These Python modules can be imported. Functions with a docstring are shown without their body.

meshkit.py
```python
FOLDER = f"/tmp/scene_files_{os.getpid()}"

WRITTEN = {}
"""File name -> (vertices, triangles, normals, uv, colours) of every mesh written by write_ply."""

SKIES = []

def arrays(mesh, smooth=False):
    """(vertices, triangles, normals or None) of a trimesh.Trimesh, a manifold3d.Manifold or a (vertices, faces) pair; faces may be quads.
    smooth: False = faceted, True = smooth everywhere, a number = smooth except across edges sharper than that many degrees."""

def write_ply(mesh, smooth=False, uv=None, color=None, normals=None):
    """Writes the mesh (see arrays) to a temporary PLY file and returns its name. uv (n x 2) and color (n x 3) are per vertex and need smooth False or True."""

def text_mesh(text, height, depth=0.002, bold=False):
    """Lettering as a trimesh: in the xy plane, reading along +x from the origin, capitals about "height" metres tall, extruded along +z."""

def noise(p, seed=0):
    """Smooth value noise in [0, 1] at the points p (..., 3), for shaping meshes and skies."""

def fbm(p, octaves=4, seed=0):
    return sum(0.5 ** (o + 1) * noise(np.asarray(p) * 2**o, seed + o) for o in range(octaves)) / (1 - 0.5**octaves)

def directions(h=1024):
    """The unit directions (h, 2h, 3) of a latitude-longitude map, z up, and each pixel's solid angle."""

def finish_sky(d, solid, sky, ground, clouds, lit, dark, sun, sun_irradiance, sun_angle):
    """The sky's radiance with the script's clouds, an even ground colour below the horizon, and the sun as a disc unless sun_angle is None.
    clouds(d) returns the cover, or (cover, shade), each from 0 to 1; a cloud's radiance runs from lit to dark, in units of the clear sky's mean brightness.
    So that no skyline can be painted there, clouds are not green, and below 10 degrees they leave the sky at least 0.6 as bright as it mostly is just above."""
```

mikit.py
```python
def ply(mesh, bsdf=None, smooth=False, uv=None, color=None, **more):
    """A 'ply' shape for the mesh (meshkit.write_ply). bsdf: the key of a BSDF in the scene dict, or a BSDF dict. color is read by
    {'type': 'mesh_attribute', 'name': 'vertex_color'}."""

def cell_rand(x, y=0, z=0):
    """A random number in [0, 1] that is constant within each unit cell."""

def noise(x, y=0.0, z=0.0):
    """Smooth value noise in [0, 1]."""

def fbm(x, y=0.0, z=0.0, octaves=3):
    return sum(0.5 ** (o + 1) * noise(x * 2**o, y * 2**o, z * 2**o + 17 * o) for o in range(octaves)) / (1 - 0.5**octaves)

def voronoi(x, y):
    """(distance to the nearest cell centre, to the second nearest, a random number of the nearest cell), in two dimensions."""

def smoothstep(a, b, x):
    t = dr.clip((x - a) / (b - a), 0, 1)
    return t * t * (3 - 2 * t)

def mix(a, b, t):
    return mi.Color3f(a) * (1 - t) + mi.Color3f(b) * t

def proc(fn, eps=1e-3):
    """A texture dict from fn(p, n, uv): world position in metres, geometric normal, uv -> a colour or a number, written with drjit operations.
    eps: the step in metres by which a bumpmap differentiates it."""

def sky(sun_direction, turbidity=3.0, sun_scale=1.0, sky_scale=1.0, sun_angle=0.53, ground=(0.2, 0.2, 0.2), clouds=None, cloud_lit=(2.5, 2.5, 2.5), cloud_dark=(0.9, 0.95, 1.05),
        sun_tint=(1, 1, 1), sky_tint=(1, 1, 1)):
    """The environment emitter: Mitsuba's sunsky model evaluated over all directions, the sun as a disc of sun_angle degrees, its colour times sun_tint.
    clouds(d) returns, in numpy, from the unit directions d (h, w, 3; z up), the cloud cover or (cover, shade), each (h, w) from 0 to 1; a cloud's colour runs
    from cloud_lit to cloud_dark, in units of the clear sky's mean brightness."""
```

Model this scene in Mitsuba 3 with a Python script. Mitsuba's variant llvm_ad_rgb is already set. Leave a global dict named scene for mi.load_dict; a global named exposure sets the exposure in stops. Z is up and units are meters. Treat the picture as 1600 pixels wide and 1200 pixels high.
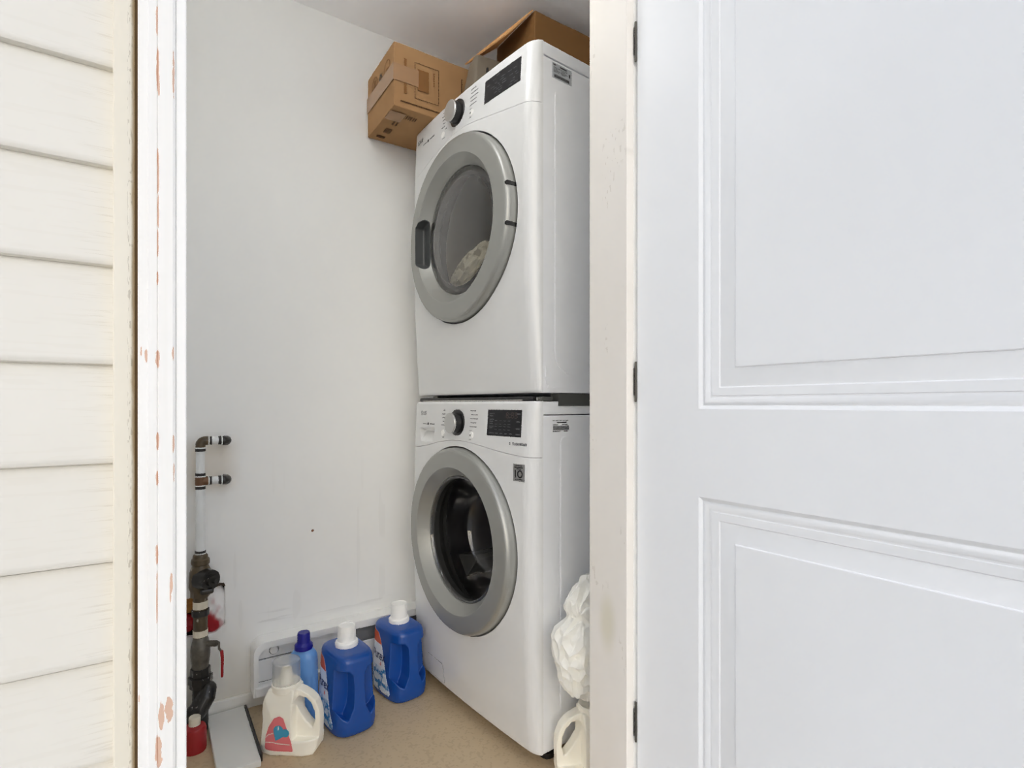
import math, random
import numpy as np, trimesh, manifold3d as m3, drjit as dr, mitsuba as mi
import mikit, meshkit
from shapely.geometry import Polygon, LineString, Point, box as sbox
from shapely import affinity

random.seed(3)
rng = np.random.default_rng(3)
T = mi.ScalarTransform4f
scene, labels = {}, {}

# ---------------------------------------------------------------- camera, sky, exposure
# x runs along the outside wall, y into the closet, z up.  The camera stands outside the open door.
TH = math.radians(56.0)
FOCAL, HORIZON, ZC = 845.0, 632.0, 0.972
scene['camera'] = {
    'type': 'perspective', 'fov': math.degrees(2 * math.atan(800 / FOCAL)), 'fov_axis': 'x',
    'near_clip': 0.02, 'far_clip': 200.0,
    'principal_point_offset_x': 0.0, 'principal_point_offset_y': -(HORIZON - 600) / 1200.0,
    'to_world': T().look_at(origin=[0, 0, ZC], target=[math.cos(TH), math.sin(TH), ZC], up=[0, 0, 1])}
# a bright hazy day: half-veiled sky with its brightest part behind the photographer, no direct sun on the wall
scene['sky'] = mikit.sky((-0.42, -0.78, 0.46), turbidity=6.0, sun_scale=0.0, sky_tint=(1.0, 1.01, 1.16), ground=(0.34, 0.33, 0.31),
                         clouds=lambda d: (np.full(d.shape[:2], 0.4), np.full(d.shape[:2], 0.35)),
                         cloud_lit=(1.62, 1.66, 1.72), cloud_dark=(1.25, 1.28, 1.33))
exposure = 2.84
FILL_LAMP = (1.0, 1.0, 1.0)            # radiance of an added lamp that brightens the closet


# ---------------------------------------------------------------- helpers
def lin(r, g, b):
    f = lambda c: ((c / 255 + 0.055) / 1.055) ** 2.4 if c > 10 else c / 255 / 12.92
    return [f(r), f(g), f(b)]


def rgb(c):
    return {'type': 'rgb', 'value': [float(x) for x in c]}


def mat(key, color, rough=0.5, spec=0.5, metal=0.0, coat=0.0, two=True, bump=None, bump_scale=1.0, **kw):
    c = mikit.proc(color) if callable(color) else rgb(color)
    d = {'type': 'principled', 'base_color': c, 'roughness': rough, 'metallic': metal, **kw}
    if metal == 0: d['specular'] = spec
    if coat: d['clearcoat'] = coat; d['clearcoat_gloss'] = 0.9
    if bump: d = {'type': 'bumpmap', 'arbitrary': mikit.proc(bump), 'scale': bump_scale, 'bsdf': d}
    scene[key] = {'type': 'twosided', 'bsdf': d} if two else d
    return key


def put(key, mesh, m, smooth=30, xf=None, **kw):
    """One entry of the scene; a key that is taken gets the next three-digit number."""
    base, k, n = key, key, 0
    while k in scene:
        n += 1; k = f'{base}_{n:03d}'
    scene[k] = mikit.ply(tm(mesh, xf), m, smooth=smooth, **kw)
    return k


def tm(mesh, xf=None):
    if isinstance(mesh, list): mesh = trimesh.util.concatenate([tm(x) for x in mesh])
    if isinstance(mesh, m3.Manifold):
        a = mesh.to_mesh()
        mesh = trimesh.Trimesh(np.array(a.vert_properties[:, :3]), np.array(a.tri_verts), process=False)
    if xf is not None:
        mesh = mesh.copy()
        mesh.vertices = xf(np.asarray(mesh.vertices))
    return mesh


def man(mesh):
    mesh = mesh.copy(); mesh.merge_vertices()
    return m3.Manifold(m3.Mesh(np.asarray(mesh.vertices, np.float32), np.asarray(mesh.faces, np.uint32)))


def lab(key, label=None, category=None, group=None, kind=None):
    d = {}
    if label: d['label'] = label
    if category: d['category'] = category
    if group: d['group'] = group
    if kind: d['kind'] = kind
    labels[key] = d
    return key


def bx(x0, x1, y0, y1, z0, z1, r=0.0, seg=8):
    """A box, its edges rounded by r."""
    if r <= 0:
        m = trimesh.creation.box((x1 - x0, y1 - y0, z1 - z0)); m.apply_translation(((x0 + x1) / 2, (y0 + y1) / 2, (z0 + z1) / 2))
        return m
    s = m3.Manifold.sphere(r, seg)
    return tm(m3.Manifold.batch_hull([s.translate((x, y, z)) for x in (x0 + r, x1 - r) for y in (y0 + r, y1 - r) for z in (z0 + r, z1 - r)]))


def cyl(p0, p1, r0, r1=None, seg=24):
    p0, p1 = np.asarray(p0, float), np.asarray(p1, float); r1 = r0 if r1 is None else r1
    h = np.linalg.norm(p1 - p0)
    m = tm(m3.Manifold.cylinder(h, r0, r1, seg))
    m.apply_transform(trimesh.geometry.align_vectors([0, 0, 1], (p1 - p0) / h)); m.apply_translation(p0)
    return m


def lathe(prof, seg=64, a0=0.0, a1=2 * math.pi):
    """Profile points (r, h) turned about the z axis; give a closed loop of points for a solid."""
    p = np.asarray(prof, float); full = abs(a1 - a0 - 2 * math.pi) < 1e-9
    n = seg if full else seg + 1
    a = a0 + (a1 - a0) * np.arange(n) / seg
    v = np.stack([p[None, :, 0] * np.cos(a)[:, None], p[None, :, 0] * np.sin(a)[:, None], np.broadcast_to(p[None, :, 1], (n, len(p)))], -1).reshape(-1, 3)
    f, k = [], len(p)
    for i in range(seg):
        j = (i + 1) % n
        for q in range(k - 1):
            f += [(i * k + q, j * k + q, j * k + q + 1), (i * k + q, j * k + q + 1, i * k + q + 1)]
    m = trimesh.Trimesh(v, f, process=True)
    m.merge_vertices(); m.update_faces(m.nondegenerate_faces()); m.remove_unreferenced_vertices()
    return m


def extrude(poly, h, z0=0.0):
    gs = getattr(poly, 'geoms', [poly])
    ms = [trimesh.creation.extrude_polygon(g, h, engine='earcut') for g in gs if not g.is_empty]
    m = trimesh.util.concatenate(ms) if len(ms) > 1 else ms[0]
    m.apply_translation((0, 0, z0))
    return m


def smooth_solid(manifold, edge=0.006, it=12):
    m = tm(manifold.refine_to_length(edge))
    m.merge_vertices()
    trimesh.smoothing.filter_taubin(m, lamb=0.5, nu=0.51, iterations=it)
    return m


def rotz(a):
    c, s = math.cos(a), math.sin(a)
    return np.array([[c, -s, 0], [s, c, 0], [0, 0, 1.0]])


def frame(origin, a):
    R, o = rotz(a), np.asarray(origin, float)
    return lambda v: v @ R.T + o


def tube(path, r, seg=12, step=None):
    """A round tube along a polyline, as hulls of balls joined in one solid."""
    rr = r if hasattr(r, '__len__') else [r] * len(path)
    b = [m3.Manifold.sphere(q, seg).translate(tuple(map(float, p))) for p, q in zip(path, rr)]
    return m3.Manifold.batch_boolean([m3.Manifold.batch_hull([b[i], b[i + 1]]) for i in range(len(b) - 1)], m3.OpType.Add)


def txt(s, h, depth=0.0004, bold=False, center=False):
    m = meshkit.text_mesh(s, h, depth, bold)
    if center: m.apply_translation((-(m.bounds[0] + m.bounds[1])[0] / 2, 0, 0))
    return m


def blot(spots, jag=1.0):
    """Flakes of paint: spots are (a, z, half width, half height); returns fn(a, z) from 0 to 1."""
    def f(a, z):
        out = mi.Float(0)
        n = mikit.fbm(a * 420 + 7, z * 160, 1.3, 3) - 0.5
        for (sa, sz, ha, hz) in spots:
            d = dr.square((a - sa) / ha) + dr.square((z - sz) / hz) + n * 2.6 * jag
            out = dr.maximum(out, 1 - mikit.smoothstep(0.8, 1.0, d))
        return out
    return f


# ---------------------------------------------------------------- materials
def wall_fn(p, n, uv):
    b = mikit.fbm(p.x * 2.3, p.y * 2.3, p.z * 1.7, 3)
    c = mikit.mix(lin(236, 236, 234), lin(230, 230, 227), b)
    beige = mikit.smoothstep(0.10, 0.03, dr.abs(p.x - 0.165)) * mikit.smoothstep(0.10, 0.05, dr.abs(p.z - 0.78)) * (p.y > 1.9)
    c = mikit.mix(c, lin(214, 200, 180), 0.5 * mi.Float(beige))
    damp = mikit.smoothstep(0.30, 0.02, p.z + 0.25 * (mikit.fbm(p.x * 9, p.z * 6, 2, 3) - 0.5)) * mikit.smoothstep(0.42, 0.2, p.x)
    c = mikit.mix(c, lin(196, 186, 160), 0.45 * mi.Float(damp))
    scuff = mikit.smoothstep(0.62, 0.72, mikit.fbm(p.x * 8, p.z * 70, 4.0, 3)) * mikit.smoothstep(0.035, 0.0, dr.abs(p.z - 0.265)) * (p.x > 0.3) * (p.x < 0.8)
    c = mikit.mix(c, lin(150, 148, 145), 0.22 * mi.Float(scuff))
    drip = mikit.smoothstep(0.80, 0.86, mikit.noise(p.x * 60, p.z * 7, 9.0)) * mikit.smoothstep(0.9, 0.5, p.z)
    c = mikit.mix(c, lin(196, 194, 190), 0.12 * mi.Float(drip))
    dot = mikit.smoothstep(0.006, 0.003, dr.sqrt(dr.square(p.x - 0.475) + dr.square(p.z - 0.535)))
    return mikit.mix(c, lin(120, 80, 60), mi.Float(dot))


mat('m_wall', wall_fn, 0.55, 0.35, bump=lambda p, n, uv: mikit.fbm(p.x * 60, p.y * 60, p.z * 60, 2), bump_scale=0.0006)
mat('m_ceiling', lin(240, 240, 240), 0.8, 0.2)


def floor_fn(p, n, uv):
    a = mikit.fbm(p.x * 5, p.y * 5, 0.3, 4)
    s = mikit.smoothstep(0.62, 0.80, mikit.noise(p.x * 170, p.y * 170, 2.0))
    c = mikit.mix(lin(196, 176, 146), lin(182, 161, 130), a)
    return mikit.mix(c, lin(150, 130, 104), 0.22 * s)


mat('m_floor', floor_fn, 0.45, 0.4)
mat('m_concrete', lambda p, n, uv: mikit.mix(lin(178, 174, 166), lin(150, 146, 138), mikit.fbm(p.x * 3, p.y * 3, 0, 4)), 0.9, 0.2)


def siding_fn(p, n, uv):
    g = mikit.fbm(p.x * 22 + p.z * 14, p.z * 520, 0.5, 3)
    c = mikit.mix(lin(228, 225, 216), lin(222, 218, 208), mikit.fbm(p.x * 6, p.z * 6, 2, 3))
    edge_streaks = mikit.smoothstep(0.55, 0.75, g) * mikit.smoothstep(-0.085, -0.035, p.x)  # tan grain streaks, stronger towards the trim end of the board
    c = mikit.mix(c, lin(186, 178, 162), 0.30 * mi.Float(edge_streaks))
    k = mikit.smoothstep(0.70, 0.80, mikit.noise(p.x * 25, p.z * 300, 5.0))
    return mikit.mix(c, lin(206, 199, 184), 0.08 * k)


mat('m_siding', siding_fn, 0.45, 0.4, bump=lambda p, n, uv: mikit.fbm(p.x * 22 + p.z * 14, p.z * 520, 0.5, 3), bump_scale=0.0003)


def channel_fn(p, n, uv):
    c = mikit.mix(lin(236, 230, 215), lin(228, 221, 203), mikit.fbm(p.x * 20, p.z * 3, 2, 2))
    edge = mikit.smoothstep(-0.0175, -0.0128, p.x + 0.004 * (mikit.fbm(p.x * 100, p.z * 26, 3, 3) - 0.5))
    c = mikit.mix(c, lin(176, 155, 118), 0.9 * mi.Float(edge))
    spot = mikit.smoothstep(0.70, 0.8, mikit.noise(p.x * 900, p.z * 190, 1.0)) * mikit.smoothstep(0.004, 0.001, dr.abs(p.x + 0.0172))
    return mikit.mix(c, lin(150, 138, 112), 0.45 * mi.Float(spot))


mat('m_channel', channel_fn, 0.45, 0.4)
mat('m_caulk', lin(132, 112, 84), 0.8, 0.2)
px = lambda u: -0.010 + (u - 215) * 0.000667
pz = lambda v: 0.972 + (632 - v) * 0.000801
CHIPS = [(px(246.5), pz(108), 0.0016, 0.028), (px(248), pz(138), 0.0012, 0.012), (px(246.5), pz(248), 0.0011, 0.012), (px(247), pz(276), 0.0011, 0.026),
         (px(247), pz(330), 0.0010, 0.02), (px(246.5), pz(380), 0.0008, 0.02), (px(246), pz(437), 0.0012, 0.010), (px(246), pz(560), 0.0024, 0.011), (px(220.5), pz(552), 0.0012, 0.007),
         (px(228), pz(557), 0.0016, 0.008), (px(271), pz(552), 0.0012, 0.009), (px(246), pz(690), 0.0016, 0.012), (px(271.5), pz(697), 0.0012, 0.014),
         (px(245.5), pz(748), 0.0014, 0.009), (px(245), pz(868), 0.0016, 0.014), (px(272), pz(740), 0.0008, 0.012), (px(268), pz(913), 0.0014, 0.012), (px(266.5), pz(930), 0.0008, 0.014), (px(245), pz(935), 0.0007, 0.03),
         (px(252), pz(1122), 0.0032, 0.017), (px(264), pz(1113), 0.0044, 0.016), (px(248), pz(1175), 0.004, 0.02), (px(271.5), pz(112), 0.0012, 0.03), (px(245), pz(30), 0.001, 0.02), (px(217.5), pz(1086), 0.0008, 0.006)]
chip = blot(CHIPS)


def casing_fn(p, n, uv):
    c = mikit.mix(lin(244, 243, 240), lin(238, 236, 231), mikit.fbm(p.x * 160, p.z * 5, 1, 3))
    return mikit.mix(c, lin(216, 182, 160), chip(p.x, p.z))


mat('m_casing', casing_fn, 0.5, 0.4, bump=lambda p, n, uv: -chip(p.x, p.z) + 0.2 * mikit.noise(p.x * 900, p.z * 12, 1), bump_scale=0.0001)


def jamb_fn(p, n, uv):
    c = mikit.mix(lin(236, 232, 226), lin(229, 224, 216), mikit.fbm(p.y * 10, p.z * 5, p.x * 3, 3))
    yel = mikit.smoothstep(0.055, 0.01, dr.sqrt(dr.square(p.y - 0.90) * 2.2 + dr.square((p.z - 0.475) * 0.6))) * (p.x > 0.5)
    c = mikit.mix(c, lin(206, 200, 172), 0.5 * mi.Float(yel))
    nick = mikit.smoothstep(0.80, 0.85, mikit.noise(p.y * 190, p.z * 90, 3.0)) * mikit.smoothstep(0.80, 0.90, mikit.noise(p.y * 20, p.z * 9, 8.0))
    return mikit.mix(c, lin(180, 172, 158), 0.25 * mi.Float(nick))


mat('m_jamb', jamb_fn, 0.45, 0.4)
mat('m_jamb_white', lin(246, 245, 242), 0.4, 0.4)
mat('m_door', lambda p, n, uv: mikit.mix(lin(238, 240, 242), lin(232, 234, 236), mikit.fbm(p.y * 3, p.z * 3, 1, 2)), 0.45, 0.4)
mat('m_base', lin(226, 224, 216), 0.5, 0.4)
mat('m_white', lin(212, 213, 213), 0.24, 0.5, coat=0.35)          # enamelled appliance front
mat('m_white_side', lin(220, 222, 225), 0.34, 0.5)
mat('m_white_plain', lin(236, 236, 233), 0.5, 0.4)
mat('m_silver', lin(166, 167, 163), 0.42, metal=0.65)
mat('m_silver_knob', lin(200, 200, 198), 0.3, metal=0.85)
mat('m_recess', lin(70, 73, 74), 0.4, 0.4)
mat('m_black', lin(22, 22, 23), 0.3, 0.5)
mat('m_rubber', lin(52, 52, 52), 0.55, 0.4)
mat('m_screen', lin(24, 24, 27), 0.22, 0.35, coat=0.1)
mat('m_screen_text', lin(80, 81, 84), 0.4)
mat('m_screen_digit', lin(66, 54, 50), 0.4)
mat('m_print', lin(120, 120, 122), 0.5)
mat('m_print_dark', lin(60, 60, 64), 0.5)
mat('m_print_black', lin(24, 24, 26), 0.5)
mat('m_line', lin(120, 121, 122), 0.6)
mat('m_sticker', lin(160, 164, 168), 0.4)
mat('m_badge', lin(132, 132, 131), 0.35, metal=0.3)
mat('m_steel', lin(150, 150, 152), 0.28, metal=1.0)
mat('m_drum_white', lin(158, 154, 144), 0.5)
mat('m_dark_metal', lin(96, 97, 94), 0.35, metal=0.6)
mat('m_chrome', lin(205, 203, 196), 0.18, metal=1.0)
scene['m_glass'] = {'type': 'thindielectric', 'specular_transmittance': rgb((0.84, 0.85, 0.84))}
scene['m_glass_tint'] = {'type': 'thindielectric', 'specular_transmittance': rgb((0.56, 0.55, 0.51))}
scene['m_glass_clear'] = {'type': 'blendbsdf', 'weight': 0.22, 'a': {'type': 'thindielectric'}, 'b': {'type': 'twosided', 'bsdf': {'type': 'roughplastic', 'diffuse_reflectance': rgb((0.6, 0.62, 0.62)), 'alpha': 0.15}}}


def card_fn(p, n, uv):
    g = mikit.fbm(p.x * 9, p.y * 9, p.z * 9, 3)
    return mikit.mix(lin(172, 134, 94), lin(156, 118, 80), g)


mat('m_card', card_fn, 0.75, 0.2)
mat('m_card_dark', lambda p, n, uv: mikit.mix(lin(140, 102, 62), lin(126, 90, 52), mikit.fbm(p.x * 7, p.y * 7, p.z * 7, 3)), 0.75, 0.2)
mat('m_card_edge', lin(196, 148, 98), 0.8, 0.2)
mat('m_tape', lin(158, 120, 84), 0.14, 0.5, coat=0.6)
mat('m_card_print', lin(84, 58, 34), 0.8, 0.2)
mat('m_card_soft_print', lin(132, 92, 54), 0.8, 0.2)
mat('m_taupe', lin(128, 118, 104), 0.8, 0.2)
mat('m_paper', lin(240, 240, 238), 0.7, 0.2)
mat('m_blue', lin(14, 70, 148), 0.30, 0.5, coat=0.25)
mat('m_lblue', lin(96, 146, 206), 0.32, 0.5, coat=0.2)
mat('m_navy', lin(20, 22, 128), 0.34, 0.5)
mat('m_cap', lin(238, 238, 235), 0.4, 0.5)
mat('m_cream', lin(240, 236, 222), 0.36, 0.5)
mat('m_label_white', lin(226, 230, 238), 0.3, 0.5)
mat('m_label_red', lin(206, 84, 46), 0.3, 0.5)
mat('m_label_text', lin(24, 30, 78), 0.4)
mat('m_label_text_red', lin(200, 62, 44), 0.4)


def water_fn(p, n, uv):
    v = mikit.fbm(p.x * 60, p.y * 60, p.z * 60, 3)
    c = mikit.mix(lin(206, 220, 234), lin(52, 124, 186), mikit.smoothstep(0.42, 0.62, v))
    return mikit.mix(c, lin(232, 238, 244), mikit.smoothstep(0.60, 0.72, mikit.fbm(p.x * 90 + 4, p.y * 90, p.z * 90, 2)))


mat('m_label_water', water_fn, 0.3, 0.5)
mat('m_pink', lin(222, 118, 122), 0.4)
mat('m_teal', lin(62, 150, 184), 0.4)
mat('m_pipe_white', lambda p, n, uv: mikit.mix(lin(226, 228, 228), lin(206, 208, 206), mikit.fbm(p.x * 30, p.y * 30, p.z * 12, 3)), 0.35, 0.5)


def iron_fn(p, n, uv):
    v = mikit.fbm(p.x * 70, p.y * 70, p.z * 50, 3)
    c = mikit.mix(lin(52, 44, 30), lin(92, 76, 50), v)
    return mikit.mix(c, lin(196, 190, 176), 0.6 * mikit.smoothstep(0.72, 0.78, mikit.fbm(p.x * 90 + 3, p.y * 90, p.z * 40, 3)))


def blackpipe_fn(p, n, uv):
    c = mikit.mix(lin(28, 27, 26), lin(44, 42, 38), mikit.fbm(p.x * 60, p.y * 60, p.z * 60, 2))
    return mikit.mix(c, lin(206, 204, 198), 0.7 * mikit.smoothstep(0.75, 0.80, mikit.fbm(p.x * 240 + 3, p.y * 240, p.z * 60, 3)))


mat('m_iron', iron_fn, 0.4, 0.5)
mat('m_iron_black', blackpipe_fn, 0.25, 0.5)
mat('m_band', lin(30, 29, 28), 0.3, 0.5)
mat('m_brass', lin(104, 74, 50), 0.45, metal=0.3)
mat('m_iron_grey', lambda p, n, uv: mikit.mix(lin(112, 108, 98), lin(72, 68, 60), mikit.fbm(p.x * 60, p.y * 60, p.z * 60, 3)), 0.4, metal=0.3)
mat('m_red', lin(150, 28, 32), 0.4, 0.5)
mat('m_collar', lin(214, 206, 186), 0.5, 0.4)
mat('m_hole', lin(70, 60, 50), 0.9, 0.1)
mat('m_wood', lambda p, n, uv: mikit.mix(lin(176, 128, 66), lin(140, 96, 46), mikit.fbm(p.x * 30, p.y * 10, p.z * 160, 3)), 0.8, 0.2)


def foam_fn(p, n, uv):
    v = mikit.fbm(p.x * 26, p.y * 26, p.z * 18, 3) + (p.x - 0.168) * 7.0 + (p.z - 0.31) * 2.2
    return mikit.mix(lin(158, 34, 40), lin(232, 230, 228), mikit.smoothstep(0.42, 0.70, v))


mat('m_foam', foam_fn, 0.6, 0.3)
scene['m_bag'] = {'type': 'twosided', 'bsdf': {'type': 'principled', 'base_color': rgb(lin(232, 231, 224)), 'roughness': 0.32, 'specular': 0.5, 'flatness': 0.5}}
mat('m_cloth', lambda p, n, uv: mikit.mix(lin(236, 232, 220), lin(190, 184, 170), mikit.smoothstep(0.5, 0.7, mikit.fbm(p.x * 40, p.y * 40, p.z * 40, 3))), 0.9, 0.2)
mat('m_board', lin(216, 216, 210), 0.4, 0.4)
mat('m_fill_lamp', lin(225, 225, 222), 0.5, 0.4)
mat('m_hinge', lin(96, 94, 88), 0.35, metal=0.8)

# ---------------------------------------------------------------- setting
FLOOR, CEIL, YW, YB = -0.012, 2.345, 0.84, 1.94
XL, XR = -0.02, 1.72
lab(put('floor', bx(XL - .1, XR + .1, 0.842, YB + .1, FLOOR - .1, FLOOR), 'm_floor', False), kind='structure')
lab(put('ground', bx(-8, 8, -9, 0.842, -0.30, -0.17), 'm_concrete', False), kind='structure')
lab(put('ceiling', bx(XL - .1, XR + .1, 0.9555, YB + .1, CEIL, CEIL + .1), 'm_ceiling', False), kind='structure')
lab(put('wall_left', bx(XL - .1, XL, 0.96, YB, FLOOR, CEIL), 'm_wall', False), kind='structure')
lab(put('wall_right', bx(XR, XR + .1, 0.96, YB, FLOOR, CEIL), 'm_wall', False), kind='structure')
# the back wall, with the ragged hole cut round the pipe
hole = Polygon([(0.060, 0.372), (0.118, 0.374), (0.150, 0.388), (0.192, 0.399), (0.205, 0.394), (0.206, 0.272), (0.178, 0.252), (0.150, 0.250), (0.060, 0.256)])
bw = extrude(Polygon([(XL, FLOOR), (XR, FLOOR), (XR, CEIL), (XL, CEIL)], [list(hole.exterior.coords)]), 0.02)
lab(put('wall_back', bw, 'm_wall', False, xf=lambda v: np.stack([v[:, 0], YB + 0.02 - v[:, 2], v[:, 1]], 1)), kind='structure')
put('wall_back__cavity', [bx(0.04, 0.23, YB + .085, YB + .095, 0.22, 0.43), bx(0.04, 0.05, YB + .02, YB + .085, 0.22, 0.43), bx(0.22, 0.23, YB + .02, YB + .085, 0.22, 0.43), bx(0.04, 0.23, YB + .02, YB + .085, 0.22, 0.23), bx(0.04, 0.23, YB + .02, YB + .085, 0.42, 0.43)], 'm_hole', False)
fm = trimesh.creation.icosphere(4, 1.0); d = fm.vertices.copy()
fm.vertices = d * (1 + 0.25 * (meshkit.fbm(d * 2.6, 3, 5)[:, None] - .5)) * [0.046, 0.032, 0.082] + [0.176, YB + 0.028, 0.322]
lab(put('wall_back__insulation', fm, 'm_foam', True), 'red and white insulation stuffed in the wall hole')
lab(put('wall_back__stud', bx(0.05, 0.128, YB + .03, YB + .07, 0.318, 0.374, .003), 'm_wood', 20), 'bare wooden block inside the wall hole')
fm = trimesh.creation.icosphere(3, 1.0); d = fm.vertices.copy()
fm.vertices = d * (1 + 0.3 * (meshkit.fbm(d * 2.2, 3, 8)[:, None] - .5)) * [0.034, 0.03, 0.028] + [0.095, YB + 0.035, 0.286]
put('wall_back__insulation', fm, 'm_red', True)
# a lip of torn drywall paper over the hole
put('wall_back__torn_paper', extrude(Polygon([(0.150, 0.388), (0.192, 0.399), (0.207, 0.394), (0.203, 0.404), (0.190, 0.407), (0.165, 0.398)]), 0.003), 'm_hole', False, xf=lambda v: np.stack([v[:, 0], YB - v[:, 2], v[:, 1]], 1))

# front wall: two leaves of wall left, right and above the opening
XJ0, XJ1, ZH = 0.042, 0.869, 2.03
parts = [bx(-2.2, 0.0303, 0.8462, 0.955, -0.17, 2.6), bx(XJ1 + .022, 2.8, 0.846, 0.955, -0.17, 2.6), bx(0.020, XJ1 + .022, 0.846, 0.955, ZH + .022, 2.6), bx(0.020, XJ1 + .022, 0.846, 0.955, -0.17, FLOOR - .002)]
lab(put('wall_front', parts, 'm_wall', False), kind='structure')
# siding courses, each a board of its own
COURSE, Z0 = 0.1222, 0.0430


def course(x0, x1):
    # y, z of the cross-section of one vinyl course: face leaning in, rolled bottom lip
    pr = [(0.8462, 0.0), (0.8340, 0.0), (0.8312, 0.0015), (0.8300, 0.0045), (0.8302, 0.010), (0.8400, COURSE + 0.006), (0.8462, COURSE + 0.006)]
    m = extrude(Polygon(pr), x1 - x0)
    return tm(m, lambda v: np.stack([v[:, 2] + x0, v[:, 0], v[:, 1]], 1))


runs = [(-2.0, -0.0335, range(-1, 21)), (0.985, 2.6, range(-1, 21))]
for x0, x1, rg in runs:
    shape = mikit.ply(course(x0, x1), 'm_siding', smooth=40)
    for i in rg:
        k, n = 'wall_front__siding_board', 0
        while k in scene:
            n += 1; k = f'wall_front__siding_board_{n:03d}'
        scene[k] = {**shape, 'to_world': T().translate([0, 0, Z0 + (i) * COURSE - 0.0])}
# trims round the opening
jt = Polygon([(-0.0345, 0.846), (-0.0345, 0.8165), (-0.0330, 0.8150), (-0.0195, 0.8150), (-0.0160, 0.8165), (-0.0135, 0.8205), (-0.0128, 0.826), (-0.0128, 0.846)])
lab(put('trim_1', extrude(jt, 2.55, -0.15), 'm_channel', 30), kind='structure')
put('trim_1__caulk', bx(-0.0128, -0.0095, 0.828, 0.846, -0.15, 2.4), 'm_caulk', False)
cas = Polygon([(-0.0098, 0.846), (-0.0098, 0.8125), (-0.0088, 0.8112), (0.0005, 0.8100), (0.0010, 0.8094), (0.0098, 0.8090), (0.0106, 0.8104), (0.0116, 0.8090), (0.0270, 0.8080), (0.0297, 0.8095), (0.0303, 0.8125), (0.0303, 0.846)])
lab(put('trim_2', extrude(cas, ZH + .22, -0.17), 'm_casing', 20), kind='structure')
lab(put('trim_3', bx(-0.0098, 0.984, 0.812, 0.846, ZH + .012, ZH + .062, .002), 'm_casing', 20), kind='structure')
lab(put('trim_4', bx(0.944, 0.984, 0.812, 0.846, -0.17, ZH + .011, .002), 'm_casing', 20), kind='structure')
lab(put('door_jamb_left', [bx(0.0305, XJ0, YW - .028, 0.960, FLOOR, ZH, .0015)], 'm_jamb_white', 20), kind='structure')
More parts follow.
